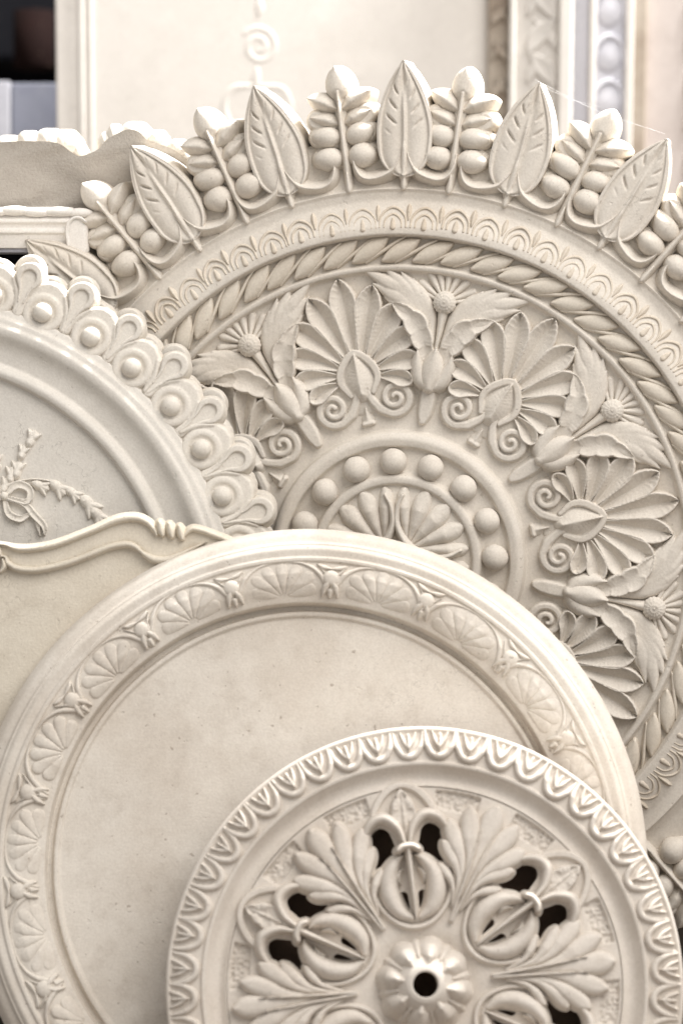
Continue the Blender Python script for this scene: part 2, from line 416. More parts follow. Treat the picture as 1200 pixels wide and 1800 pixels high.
for k in range(8):
    dg = 10.9 + 45 * k
    if 110 < dg % 360 < 285: continue
    p = big.part('thistle', tstem, 'main', dg + jit(0.5), 0, 0.78 + jit(0.05))
    for m in tl: big.sub(p, 'leaf', m, 'main')
    for m in tfan: big.sub(p, 'floret', m, 'main')
    for m in tcup: big.sub(p, 'cup_petal', m, 'main')
    big.sub(p, 'stem_tongue', ttongue, 'main')
    big.sub(p, 'seed_head', thead, 'main', (0, 456, 15))

# rope ring
def ropez(X, Y): return 6 + 16 * np.sqrt(np.clip(1 - ((np.hypot(X, Y) - 540) / 29.0) ** 2, 0, 1))
def strand_extra(u, t, s): return np.sqrt(np.clip(1 - u ** 2.2, 0, 1))
strand = strokes_mesh('strand', [Stroke([(-30, 522, 4), (-15, 530, 12), (0, 540, 14.5), (15, 550, 12), (30, 558, 4)], 9, strand_extra, lambda X, Y: ropez(X, Y) - 7, 20)], 1.7, -2)
cord = strokes_mesh('cord', [Stroke([(-10, 519, 2.6), (6, 528, 3.4), (26, 539, 3.6), (46, 551, 3.4), (62, 558, 2.4)], 6, rnd, lambda X, Y: ropez(X, Y) - 8, 20)], 1.6, -2)
for k in range(64):
    dg = k * 360 / 64 + 1.2
    if 137 < dg % 360 < 283: continue
    p = big.part('rope_strand', strand, 'rope', dg + jit(0.35), jit(0.8), 1 + jit(0.06))
    big.sub(p, 'cord', cord, 'rope')

# band of nested tongues with darts
def arch(k, w): return Stroke([(-23 * k, 580, w), (-22 * k, 580 + 16 * k, w), (-13 * k, 580 + 29 * k, w), (0, 580 + 35 * k, w), (13 * k, 580 + 29 * k, w), (22 * k, 580 + 16 * k, w), (23 * k, 580, w)],
                               5.5, rnd, lambda X, Y: zt(X, Y) - 1.5, 30)
tongue = strokes_mesh('tongue', [arch(1.0, 3.0), arch(0.66, 2.8), Stroke([(0, 580, 6), (0, 588, 5), (0, 597, 1)], 7, rnd, lambda X, Y: zt(X, Y) - 1)], 1.4, -2)
dart = strokes_mesh('dart', [Stroke([(0, 592, 1.5), (0, 605, 6), (0, 613, 5), (0, 621, 1)], 7, ridge, lambda X, Y: zt(X, Y) - 0.5)], 1.4, -2)
for k in range(68):
    dg = k * 360 / 68
    if 137 < dg % 360 < 296: continue
    p = big.part('tongue', tongue, 'tan', dg + jit(0.15), 0, 1)
    big.sub(p, 'dart', dart, 'tan', rz=-180 / 68)

# crest of leaves and berry sprigs
leaf_axis = smooth_path([(0, 704, 40), (0, 716, 47), (0, 744, 49), (-1, 772, 45), (-2, 802, 35), (-3, 832, 20), (-4, 850, 9), (-4, 861, 3)], 42)
lw_y = leaf_axis[:, 1]; lw_w = leaf_axis[:, 2]; lw_x = leaf_axis[:, 0]
def leaf_z(X, Y):
    t = (Y - 704) / 158.0; xc = X - np.interp(Y, lw_y, lw_x); sd = np.sign(xc)
    W = np.where(Y < 716, np.sqrt(np.clip(47 ** 2 - ((716 - Y) * 0.95) ** 2, 4, None)), np.interp(Y, lw_y, lw_w)); u = np.clip(np.abs(xc) / np.maximum(W, 2), 0, 1)
    z = 31 - 30 * np.clip(u - 0.93, 0, 1)
    blade = 25 + 7 * np.sin(np.clip(u / 0.88, 0, 1) * np.pi) ** 0.8
    fr = (t * 6.2 - 1.6 * u + 0.25 * (sd > 0)) % 1.0
    nick = np.exp(-(np.abs(fr - 0.5) / 0.1) ** 2) * np.clip((u - 0.26) * 7, 0, 1) * np.clip((0.74 - u) * 7, 0, 1) * np.clip((t - 0.2) * 6, 0, 1) * np.clip((0.84 - t) * 9, 0, 1)
    blade = blade - 7 * nick * np.where(sd > 0, 0.6, 1.0) + 9 * np.exp(-(np.abs(xc) / 3.2) ** 2) * np.clip((0.8 - t) * 3, 0, 1)
    k = np.clip((u - 0.84) / 0.06, 0, 1); k = k * k * (3 - 2 * k)
    return -14 + blade * (1 - k) + z * k
cleaf = strokes_mesh('crest_leaf', [Stroke(leaf_axis, 0.0, flat, leaf_z, smooth=False)], 1.4, -104, 5)
cstem = strokes_mesh('leaf_stem', [Stroke([(0, 652, 6), (0, 674, 12), (0, 700, 9), (0, 746, 2.5)], [20, 28, 31, 24], rnd, -8)], 1.7, -24)
def swag(s): return strokes_mesh('swag', [Stroke([(s * 4, 716, 3), (s * 9, 696, 9), (s * 22, 674, 14), (s * 46, 662, 15), (s * 66, 660, 13.5), (s * 80, 668, 11), (s * 89, 686, 7), (s * 92, 708, 2)], [22, 27, 29, 30, 29, 25, 20], ridge, -6, 40)], 1.7, -26)
swg = [swag(1), swag(-1)]
bud = strokes_mesh('bud', [Stroke([(0, 640, 1), (0, 648, 7), (0, 660, 6), (0, 678, 2)], 20, rnd, -2)], 1.7, -14)
rows = [(703, 30, 26, 22, 26, 4), (741, 29, 26, 20, 21, 10)]
plate = strokes_mesh('sprig', [Stroke([(s * 22, y - 4, 17), (s * 44, y + 6, 20)], 19, flat, -22, smooth=False) for y in (700, 738, 768) for s in (1, -1)] +
                     [Stroke([(0, 690, 14), (0, 812, 12)], 15, flat, -22, smooth=False),
                      Stroke([(0, 806, 8), (0, 826, 22), (0, 842, 18), (0, 860, 4)], [16, 28, 26, 22], rnd, -20),
                      Stroke([(0, 650, 9), (0, 690, 8), (0, 760, 6), (0, 818, 3.5)], [22, 29, 27, 25], rnd, -14)], 1.6, -100, 6)
def leaflet(s, y0, dy, L, wd): return strokes_mesh('leaflet', [Stroke([(s * 5, y0, 6), (s * L * .42, y0 + dy * .45, wd), (s * L * .72, y0 + dy * .75, wd * .78), (s * L, y0 + dy, 2)], [18, 27, 25, 18], ridge_round, -18)], 1.6, -100, 5)
lft = [leaflet(s, 788, 26, 56, 18) for s in (1, -1)] + [leaflet(s, 762, 18, 55, 18) for s in (1, -1)]
berry = ball('berry', 1, 1, 1, 30, 20, lambda T, P: 1 + 0.12 * np.abs(np.cos(P)) ** 9 * np.sin(T) ** 4 + 0.025 * np.sin(3 * P + 2 * T) * np.sin(T) ** 2)
for k in range(22):
    dg = 0.9 + k * 360 / 22
    if not (125 < dg % 360 < 296):
        p = big.part('crest_leaf', cleaf, 'main', dg + jit(0.7), jit(2), 1 + jit(0.07))
        big.sub(p, 'leaf_stem', cstem, 'main')
        for m in swg: big.sub(p, 'swag', m, 'main')
        big.sub(p, 'bud', bud, 'main')
    dg += 180 / 22
    if not (142 < dg % 360 < 294):
        p = big.part('berry_sprig', plate, 'main', dg + jit(0.7), jit(2), 1 + jit(0.07))
        big.sub(p, 'bud', bud, 'main')
        for m in lft: big.sub(p, 'leaflet', m, 'main')
        for (y, x, rx, ry, rz, tilt) in rows:
            for s in (1, -1):
                big.sub(p, 'berry', berry, 'main', (s * (x + jit(1)), y + jit(1.5), -6), s * (tilt + jit(4)) + (0 if s > 0 else 180), (rx * (1 + jit(0.06)), ry * (1 + jit(0.07)), rz * 1.1))

# boss: beads and shell lobes
bead = ball('bead', 23, 23, 23, 30, 18, lambda T, P: 1 + 0.018 * np.sin(2 * P + 3 * T) * np.sin(T) + 0.012 * np.sin(5 * P) * np.sin(T) ** 2)
for k in range(16):
    dg = -1.2 + 22.5 * k
    if 118 < dg % 360 < 282: continue
    o = big.part('bead', bead, 'main', 0, 24, 1); a = R_(dg + jit(0.7)); o.location = (172 * math.sin(a), big.off + 172 * math.cos(a), 22 + jit(1)); o.rotation_euler = (jit(1), jit(1), jit(3)); k_ = 1 + jit(0.04); o.scale = (k_, k_ * (1 + jit(0.03)), 1)
lob = []
for i, (a, L, wm) in enumerate(((-37, 122, 14), (-19, 125, 18), (0, 126, 19), (19, 125, 18), (37, 122, 14))):
    ar = R_(a); lob.append(strokes_mesh('lobe', [Stroke([(math.sin(ar) * 20, 34 + math.cos(ar) * 6, 5), (math.sin(ar) * 66, 70 * math.cos(ar) + 8, wm * .8), (math.sin(ar) * 108, 108 * math.cos(ar), wm), (math.sin(ar) * L, L * math.cos(ar), wm * .6)], [14, 22, 24, 14], rnd, 20)], 1.7, 10))
vein = strokes_mesh('shell_rib', [Stroke([(-70, 92, 4), (-62, 70, 7), (-40, 46, 8), (0, 34, 9), (40, 46, 8), (62, 70, 7), (70, 92, 4)], 26, rnd, 22)], 1.7, 10)
for k in range(4):
    p = big.part('shell_leaf', vein, 'main', 44 + 90 * k)
    for m in lob: big.sub(p, 'lobe', m, 'main')

# ================================================================== 2. round roses with ball and loop border (the left one, and its twin behind)
lp_unit = strokes_mesh('loop_tongue', [Stroke([(0, 580, 12), (0, 605, 13), (0, 626, 18), (0, 644, 27)], 12, flat, -8)], 1.8, -34, 4)
lp_rim = strokes_mesh('loop_rim', [Stroke([(-5, 596, 2), (-9, 620, 3.5), (-18, 640, 6), (-14, 656, 7.5), (0, 663, 8), (14, 656, 7.5), (18, 640, 6), (9, 620, 3.5), (5, 596, 2)], [4, 5, 7, 7, 7, 5, 4], flat, 2, 40)], 1.7, -34)
pt_unit = strokes_mesh('ball_petal', [Stroke([(0, 590, 40), (0, 604, 40)], 10, flat, -8, smooth=False), Stroke([(-24, 622, 18), (-4, 634, 16)], 11, flat, -8, smooth=False), Stroke([(24, 622, 18), (4, 634, 16)], 11, flat, -8, smooth=False)] +
                       [Stroke(np.c_[29 * np.sin(a), 592 + 29 * np.cos(a), np.full(a.shape, 8.0)], 6, rnd, 0, smooth=False) for a in [np.radians(np.linspace(0, 360, 37))]] +
                       [Stroke([(s * 44, 576, 4), (s * 40, 606, 5), (s * 26, 632, 3)], 5, rnd, 1) for s in (1, -1)], 1.8, -34, 4)
lball = ball('border_ball', 17.5, 17.5, 17)
left_body = lathe('left_body', fillet_profile([
    (0.5, 0), (300, 0, 20), (453, 2, 2), (456, 14, 3), (466, 18, 6), (476, 10, 4), (480, 4, 4), (510, 8, 12), (528, 22, 5), (540, 24, 5), (546, 17, 3), (556, 16, 3), (561, 6, 4), (572, 4, 3), (576, -6, 3),
    (590, -14, 4), (628, -16, 5), (632, -34, 3), (0.5, -34)]), 300, 0.9)
def ball_rose(name, mat, label, lo, hi, flowers):
    t = Thing(name, mat, 668, label, 'ceiling rose', 'ball bordered round roses at left')
    t.part('body', left_body, 'leftface')
    for k in range(40):
        dg = 5.1 + 9 * k
        if not (lo < dg % 360 < hi) : continue
        p = t.part('ball_petal', pt_unit, 'left', dg + jit(0.2), jit(1), 1 + jit(0.05))
        t.sub(p, 'border_ball', lball, 'left', (0, 592, 6))
        q = t.part('loop_tongue', lp_unit, 'left', dg + 4.5 + jit(0.2), jit(1), 1 + jit(0.05))
        t.sub(q, 'loop_rim', lp_rim, 'left')
    return t
left = ball_rose('round_rose', frame(-157, 1092, 0.075, up=2, right=1), 'white round rose at left with ball and loop border and bellflower sprays', 2, 95, True)
ball_rose('round_rose', frame(-157, 1083, 0.036, up=1, right=1, roll=0.0), 'round rose almost wholly hidden behind the white bellflower rose at left', 2, 95, False)

# bow and bellflower sprays on the left rose (frame: its middle; photo point minus (-157,1092))
def lp(x, y): return (x + 157, 1092 - y)
def husk(L, w): 
    return strokes_mesh('bellflower', [Stroke([(0, 0, 3), (0, L * .3, w * .62), (0, L * .6, w * .55), (0, L * .8, w * .6)], [9, 15, 12, 10], rnd, 0)] +
                        [Stroke([(0, L * .45, w * .4), (s * w * .55, L * .8, w * .32), (s * w * .95, L * (1.0 if s else 1.06), 1)], [12, 11, 9], rnd, 0) for s in (1, 0, -1)], 1.3, -4)
hk = husk(34, 15)
spray = [((2, 868), (16, 838, 12)), ((16, 850), (22, 818, 5)), ((26, 842), (33, 808, 10)), ((34, 808), (44, 780, 14)), ((48, 786), (62, 754, 14)),
         ((56, 848), (88, 862, 0)), ((88, 846), (118, 872, 0)), ((116, 858), (142, 880, 0)), ((142, 872), (172, 906, 0)), ((160, 892), (186, 926, 0)), ((-30, 856), (-60, 852, 0)), ((-6, 830), (-10, 796, 0))]
for (x, y), (x2, y2, _) in spray:
    a = lp(x, y); L = math.hypot(x2 - x, y2 - y)
    o = left.part('bellflower', hk, 'left'); o.location = (a[0], left.off + a[1], 0)
    o.rotation_euler = (0, 0, math.atan2(-(x2 - x), -(y2 - y))); k = 0.86 * L / 33; o.scale = (k, k, 0.85)
def ribbon(pts, H, name='ribbon', prof=spoon):
    c = [(*lp(x, y), wd) for x, y, wd in pts]
    return left.part(name, strokes_mesh(name, [Stroke(c, H, prof, 0, 40)], 1.4, -4), 'left')
ribbon([(8, 872, 4), (30, 852, 8), (52, 862, 7), (46, 882, 6), (10, 874, 4)], 14)
ribbon([(6, 872, 4), (-20, 850, 8), (-40, 862, 7), (-26, 882, 6), (6, 874, 4)], 14)
ribbon([(8, 874, 4), (14, 902, 7), (34, 912, 7), (48, 906, 5)], 12)
ribbon([(10, 876, 4), (42, 886, 6), (58, 904, 7), (76, 924, 6), (78, 940, 2)], 13)
ribbon([(60, 908, 3), (66, 924, 4), (70, 942, 1.5)], 10)
ribbon([(30, 846, 1.6), (60, 842, 1.8), (100, 850, 2), (150, 880, 2), (186, 920, 1.4)], 7, 'flower_stem', rnd)
ribbon([(8, 864, 2), (24, 830, 2), (44, 786, 2), (56, 760, 1.2)], 7, 'flower_stem', rnd)
kb = ball('bow_knot', 8, 9, 12); o = left.part('bow_knot', kb, 'left'); a = lp(7, 872); o.location = (a[0], left.off + a[1], 4)

# ================================================================== 3. plaque with scrolled ribbon edge
plq = Thing('wall_plaque', frame(100, 1000, 0.118, up=4, right=0), 700, 'ivory plaque at left with scrolled ribbon moulding along its wavy top edge', 'plaque')
def pq(x, y): return (x - 100, 1000 - y)
upper = smooth_path([(-420, 905), (-300, 900), (-200, 930), (-90, 940), (-20, 950), (14, 960), (50, 961), (100, 952), (160, 929), (205, 910), (236, 905), (262, 913), (278, 930), (300, 932), (318, 938), (334, 928), (356, 930), (392, 944), (470, 985), (540, 1030)], 120)
outer = np.array([pq(*p) for p in upper])
poly = np.vstack([outer, [pq(540, 1700)], [pq(-420, 1700)]])
def poly_sdf(P):
    A, B = P, np.roll(P, -1, 0)
    def f(X, Y):
        d = np.full(X.shape, 1e18); s = np.ones(X.shape)
        for (ax, ay), (bx, by) in zip(A, B):
            ex, ey = bx - ax, by - ay; wx, wy = X - ax, Y - ay
            t = np.clip((wx * ex + wy * ey) / (ex * ex + ey * ey + 1e-9), 0, 1)
            d = np.minimum(d, (wx - ex * t) ** 2 + (wy - ey * t) ** 2)
            c1, c2, c3 = Y >= ay, Y < by, ex * wy > ey * wx
            s = np.where((c1 & c2 & c3) | (~c1 & ~c2 & ~c3), -s, s)
        return s * np.sqrt(d)
    return f
lower = smooth_path([(-420, 965), (-300, 960), (-200, 985), (-60, 985), (6, 976), (22, 994), (48, 1001), (90, 996), (140, 980), (188, 960), (226, 954), (243, 962), (250, 972), (262, 980), (286, 983), (312, 974), (345, 960), (400, 985), (470, 1040)], 110)
lowp = np.array([pq(*p) for p in lower])
def plq_h(X, Y):
    yl = np.interp(X, lowp[:, 0], lowp[:, 1])
    return np.where(Y < yl, -2.0, 3.0)
plq.part('body', relief('plaque_body', poly_sdf(poly), plq_h, (poly[:, 0].min(), poly[:, 1].min(), poly[:, 0].max(), poly[:, 1].max()), 6.0, -26), 'plaque')
def plq_stroke(name, pts, H, prof=rnd, n=60, res=1.6):
    c = [(*pq(x, y), wd) for x, y, wd in pts]
    return plq.part(name, strokes_mesh(name, [Stroke(c, H, prof, -2, n)], res, -8), 'plaque')
plq_stroke('upper_moulding', [(-300, 906, 6), (-200, 936, 6), (-90, 947, 6), (-20, 956, 4), (8, 958, 2.5), (30, 965, 6), (60, 965, 7), (100, 957, 7), (160, 934, 7), (205, 915, 8), (236, 911, 8), (256, 917, 7), (270, 930, 6), (276, 941, 3)], 17, n=120)
plq_stroke('lower_moulding', [(-300, 962, 6), (-200, 985, 6), (-60, 985, 6), (4, 978, 3), (14, 990, 6), (32, 1000, 7), (66, 1002, 7), (110, 993, 7), (150, 979, 7), (190, 963, 7), (222, 957, 7), (240, 963, 6), (248, 972, 3)], 16, n=110)
plq_stroke('lower_moulding', [(246, 968, 3), (256, 976, 6), (272, 984, 8), (294, 984, 7), (316, 975, 5), (344, 962, 3), (366, 952, 1)], 17)
for x, y, r0 in ((283, 931, 10), (300, 934, 10), (318, 938, 9)):
    plq_stroke('knuckle', [(x - 3, y - 12, r0 * .55), (x, y, r0), (x + 3, y + 10, r0 * .5)], 20, rnd, 16)
plq_stroke('upper_moulding', [(322, 944, 3), (336, 931, 6), (354, 933, 6), (376, 941, 6), (410, 955, 6), (460, 985, 6)], 16)
plq_stroke('knuckle', [(2, 976, 3), (-4, 966, 7), (-10, 960, 4)], 18, rnd, 16)
plq_stroke('knuckle', [(6, 984, 3), (8, 996, 6), (2, 1006, 3)], 18, rnd, 16)

# ================================================================== 4. plain round rose with shell border
plain = Thing('shell_rose', frame(541, 1520, 0.165, up=9, right=0), 600, 'plain smooth round rose with a ring of shells around its flat empty face', 'ceiling rose')
zs = lambda X, Y: np.interp(np.hypot(X, Y), [462, 470, 490, 510, 528, 534], [10, 24, 36, 40, 36, 32])
plain.part('body', lathe('plain_body', fillet_profile([
    (0.5, -4), (250, -4, 30), (436, -4, 3), (440, 3, 3), (447, 3, 3), (450, -8, 2), (458, -8, 2), (461, 20, 3), (472, 24, 6), (490, 35, 8), (512, 39, 8), (531, 34, 3), (534, 39, 2), (540, 39, 2), (543, 35, 2),
    (556, 37, 5), (563, 30, 3), (566, 30, 2), (570, 22, 3), (584, 17, 10), (594, 2, 6), (598, -6, 4), (598, -30, 2), (0.5, -30)]), 360, 1.1), 'plain')
sl = []
for i in range(7):
    a = R_(-78 + 26 * i); c, sn = math.cos(a), math.sin(a); L = 50 if abs(i - 3) < 3 else 42
    sl.append(strokes_mesh('shell_lobe', [Stroke([(sn * 10 * 1.1, 470 + c * 8, 3), (sn * L * .6 * 1.15, 470 + c * L * .6, 9), (sn * L * 1.15, 470 + c * L, 11.5)], [3, 4.6, 4], rnd, lambda X, Y: zs(X, Y) - 2, 16)], 1.7, 0))
sfr = strokes_mesh('shell_frame', [Stroke([(-80, 468, 3), (-74, 488, 5), (-60, 512, 4.5), (-34, 528, 3), (0, 532, 2), (34, 528, 3), (60, 512, 4.5), (74, 488, 5), (80, 468, 3)], 5.5, rnd, lambda X, Y: zs(X, Y) - 1.5, 50)] +
                   [Stroke([(s * 84, 474, 1.5), (s * 82, 492, 2.5), (s * 66, 520, 1.5)], 6, rnd, lambda X, Y: zs(X, Y) - 2, 20) for s in (1, -1)], 1.6, 0)
kn = ball('knob', 15, 14, 7)
kl = strokes_mesh('knob_leaf', [Stroke([(0, 504, 3), (s * 9, 488, 6), (s * 13, 474, 2)], 9, rnd, lambda X, Y: zs(X, Y) - 2, 16) for s in (1, -1)] + [Stroke([(0, 522, 2), (s * 16, 525, 5), (s * 27, 530, 1)], 6, rnd, lambda X, Y: zs(X, Y) - 1, 14) for s in (1, -1)] + [Stroke([(0, 482, 6), (0, 474, 4)], 10, rnd, lambda X, Y: zs(X, Y) - 2, smooth=False)], 1.6, 0)
for k in range(18):
    dg = -5.5 + 20 * k
    if 95 < dg % 360 < 205: continue
    p = plain.part('shell', sfr, 'plain', dg + jit(0.3), 0, 1 + jit(0.03))
    for m in sl: plain.sub(p, 'shell_lobe', m, 'plain')
    q = plain.part('knob', kl, 'plain', dg + 10 + jit(0.3))
    plain.sub(q, 'knob_bead', kn, 'plain', (0, 506, 39))

# ================================================================== 5. front pierced rose
fr = Thing('pierced_rose', frame(746, 1732, 0.26, up=10, right=0), 455, 'pierced rose in front with acanthus leaves, open fleurs and a petalled centre hole', 'ceiling rose')
fr.part('rim', lathe('front_rim', fillet_profile([
    (330, -30), (330, -14, 0), (346, -14, 2), (349, 2, 2), (354, -2, 3), (362, -6, 5), (372, -2, 6), (382, 10, 4), (386, 16, 2), (391, 17, 2), (394, 12, 2), (420, 11, 8), (444, 2, 6), (449, 6, 2), (454, 4, 3), (456, -6, 3),
    (456, -100, 2), (440, -100, 2), (430, -34, 6), (330, -30)]), 320, 0.8), 'front')  # rim deepened at the back to shut light out behind the holes
A0 = -7.0
def rot(x, y, d):
    a = R_(d); return x * np.cos(a) + y * np.sin(a), -x * np.sin(a) + y * np.cos(a)
HOLES = []
for k in range(6):
    for s in (1, -1):
        HOLES.append(Stroke([(*rot(s * 36, 206, A0 + 60 * k), 12), (*rot(s * 45, 234, A0 + 60 * k), 26), (*rot(s * 46, 262, A0 + 60 * k), 20)], 1, n=8))
        HOLES.append(Stroke([(*rot(s * 14, 136, A0 + 60 * k), 6), (*rot(s * 17, 158, A0 + 60 * k), 8)], 1, smooth=False))
def plate_sdf(X, Y):
    r = np.hypot(X, Y); d = np.maximum(r - 347, 24 - r)
    for h in HOLES: d = np.maximum(d, -h.sdf(X, Y))
    return d
rs = np.random.RandomState(3); STP = rs.rand(400, 400)
def plate_h(X, Y):
    r = np.hypot(X, Y); a = (np.degrees(np.arctan2(X, Y)) - A0) % 60; b = np.minimum(a, 60 - a)          # 0 at a fleur, 30 at an acanthus
    lo = 318 - 10 * np.cos(np.radians((b - 17) * 8)); ds = np.minimum(np.minimum(r - lo, 343 - r), np.minimum((b - 10.5) * 5.6, (24.5 - b) * 5.6))
    pan = np.clip(ds / 2.0, 0, 1)
    st = STP[(np.abs(X) / 4.2).astype(int) % 400, (np.abs(Y) / 4.2).astype(int) % 400]
    z = -11 * pan + pan * 6 * st
    z = z - 8 * np.exp(-((r - 78) / 16.0) ** 2) - 5 * np.exp(-((r - 200) / 70.0) ** 2) * 0
    return z
fr.part('pierced_plate', relief('front_plate', plate_sdf, plate_h, (-348, -348, 348, 348), 2.3, -26), 'front')
fr.part('darkener', lathe('front_darkener', [(0.5, -88), (438, -88), (438, -96), (0.5, -96)], 96), 'hole_shade', label='added dark brown backing seen through the pierced holes')  # added disc, its dark colour stands in for shade inside the holes
# fleurs
G = {}
G['ring'] = strokes_mesh('bulb_ring', [Stroke([(-86, 228, 2), (-76, 188, 4.5), (-58, 140, 5.5), (-30, 110, 6), (0, 101, 6), (30, 110, 6), (58, 140, 5.5), (76, 188, 4.5), (86, 228, 2)], 15, rnd, -2, 50),
                                       Stroke([(-72, 222, 1.5), (-63, 184, 3), (-47, 146, 3.5), (-25, 121, 4), (0, 113, 4), (25, 121, 4), (47, 146, 3.5), (63, 184, 3), (72, 222, 1.5)], 11, rnd, -2, 50)], 1.8, -8)
bulb = [strokes_mesh('bulb_leaf', [Stroke([(s * 9, 228, 2), (s * 26, 216, 11), (s * 40, 190, 17), (s * 40, 158, 18), (s * 28, 132, 14), (s * 8, 118, 7)], [22, 30, 30, 30, 26, 18], rnd, -2, 40),
                                   Stroke([(s * 14, 206, 3), (s * 22, 192, 8), (s * 20, 176, 2)], [20, 24, 16], ridge, -4, 16)], 1.8, -10) for s in (1, -1)]
stemf = strokes_mesh('fleur_stem', [Stroke([(0, 244, 8), (0, 215, 6.5), (0, 170, 4.5), (0, 116, 3)], [44, 42, 38, 24], rnd, -4)], 1.8, -14)
knot = strokes_mesh('knot', [Stroke([(-17, 236, 7), (-8, 242, 9), (8, 242, 9), (17, 236, 7)], 48, rnd, -2, 16)], 1.8, -10)
ftop = strokes_mesh('fleur_tip', [Stroke(wavy([(0, 250, 9), (0, 285, 21), (0, 312, 20), (0, 345, 2)], 34, 5, 0.2), [30, 34, 28, 22], veiny, -2, smooth=False)], 1.8, -8)
farm = [strokes_mesh('fleur_arm', [Stroke([(s * 5, 250, 6), (s * 13, 276, 10), (s * 34, 296, 12), (s * 58, 290, 10), (s * 74, 266, 6), (s * 78, 240, 3)], [38, 36, 34, 28, 20, 12], rnd, -4, 40)], 1.8, -18) for s in (1, -1)]
arch_f = strokes_mesh('fleur_arch', [Stroke([(-56, 292, 6), (-46, 318, 7), (-26, 342, 7), (0, 352, 6), (26, 342, 7), (46, 318, 7), (56, 292, 6)], 9, flat, 0, 40)], 1.8, -8)
# acanthus between
def lobe(c, H):
    c = [(x, y, w * 1.22) for x, y, w in c]
    return strokes_mesh('acanthus_lobe', [Stroke(c, [h * 1.12 for h in H], lobe_p, -4, 26)], 1.8, -10, soft=3.0)
ac = [lobe([(0, 170, 4), (0, 240, 9), (0, 285, 17), (0, 312, 18), (0, 332, 7)], [16, 26, 28, 24])]
for s in (1, -1):
    ac += [lobe([(s * 3, 170, 4), (s * 12, 232, 8), (s * 26, 270, 16), (s * 38, 296, 15), (s * 44, 314, 6)], [16, 28, 30, 22]),
           lobe([(s * 5, 160, 4), (s * 20, 215, 7), (s * 44, 248, 14), (s * 62, 268, 14), (s * 72, 280, 6)], [16, 30, 32, 22]),
           lobe([(s * 6, 150, 4), (s * 18, 196, 6), (s * 40, 222, 10), (s * 56, 236, 11), (s * 66, 242, 6)], [16, 28, 32, 24]),
           lobe([(s * 8, 145, 3), (s * 22, 178, 5), (s * 40, 194, 8), (s * 52, 200, 7), (s * 58, 204, 4)], [14, 26, 30, 24])]
arib = strokes_mesh('acanthus', [Stroke([(s * 2, 120, 3), (s * 5, 180, 4), (s * 9, 240, 3), (s * 13, 290, 1.5)], [18, 30, 34, 28], rnd, -2) for s in (1, -1)], 1.8, -8)
eye = strokes_mesh('eyelet', [Stroke([(s * 20, 246, 2), (s * 26, 264, 4.5), (s * 29, 274, 2)], 1, flat, 26) for s in (1,)], 1.8, 10)
for k in range(6):
    dg = A0 + 60 * k
    if 140 < dg % 360 < 220: pass
    p = fr.part('fleur', G['ring'], 'front', dg + jit(0.3), 0, 1)
    for m in bulb: fr.sub(p, 'bulb_leaf', m, 'front')
    fr.sub(p, 'fleur_stem', stemf, 'front'); fr.sub(p, 'knot', knot, 'front'); fr.sub(p, 'fleur_tip', ftop, 'front')
    for m in farm: fr.sub(p, 'fleur_arm', m, 'front')
    fr.sub(p, 'fleur_arch', arch_f, 'front')
    q = fr.part('acanthus', arib, 'front', dg + 30 + jit(0.3), 0, 1 + jit(0.04))
    for m in ac: fr.sub(q, 'acanthus_lobe', m, 'front')
# egg band
zb_ = lambda X, Y: np.interp(np.hypot(X, Y), [392, 420, 446], [12, 11, 2])
egg = strokes_mesh('egg_cup', [Stroke([(-27, 446, 3), (-23, 424, 6), (-13, 407, 7), (0, 402, 7.5), (13, 407, 7), (23, 424, 6), (27, 446, 3)], [7, 10, 12, 10, 7], rnd, lambda X, Y: zb_(X, Y) - 1, 36)], 1.7, -6)
eleaf = strokes_mesh('egg_leaf', [Stroke([(0, 412, 2), (0, 424, 5), (0, 442, 4)], 12, ridge, lambda X, Y: zb_(X, Y) - 1, 12)] + [Stroke([(0, 416, 2), (s * 8, 430, 4.5), (s * 14, 446, 2)], 10, rnd, lambda X, Y: zb_(X, Y) - 1, 12) for s in (1, -1)], 1.6, -6)
for k in range(48):
    dg = -3.6 + 7.5 * k
    if 125 < dg % 360 < 235: continue
    p = fr.part('egg_cup', egg, 'front', dg + jit(0.3), jit(0.5), 1 + jit(0.06))
    fr.sub(p, 'egg_leaf', eleaf, 'front')
# centre rosette
fr.part('centre_boss', lathe('centre_boss', fillet_profile([(22, -26), (22, 62, 0), (24, 64, 3), (32, 61, 3), (50, 40, 8), (66, 6, 6), (76, -14, 3), (76, -22)]), 96), 'front')
dome = lambda X, Y: np.interp(np.hypot(X, Y), [28, 36, 50, 70, 80, 88], [62, 61, 53, 28, 4, -8])
rp = strokes_mesh('rosette_petal', [Stroke([(0, 32, 4), (0, 50, 11), (0, 68, 23), (0, 78, 19), (0, 90, 3)], [5, 20, 25, 14], ridge_round, lambda X, Y: dome(X, Y) - 13, 20)], 1.5, -14, soft=1.0)
rg = strokes_mesh('rosette_sepal', [Stroke([(0, 46, 1), (0, 64, 7), (0, 76, 9), (0, 86, 2)], [3, 8, 10, 8], ridge, lambda X, Y: dome(X, Y) - 12, 12)], 1.5, -14, soft=1.0)
for k in range(8):
    fr.part('rosette_petal', rp, 'front', 10 + 45 * k + jit(1), 0, 1)
    fr.part('rosette_sepal', rg, 'front', 32.5 + 45 * k, 0, 1)

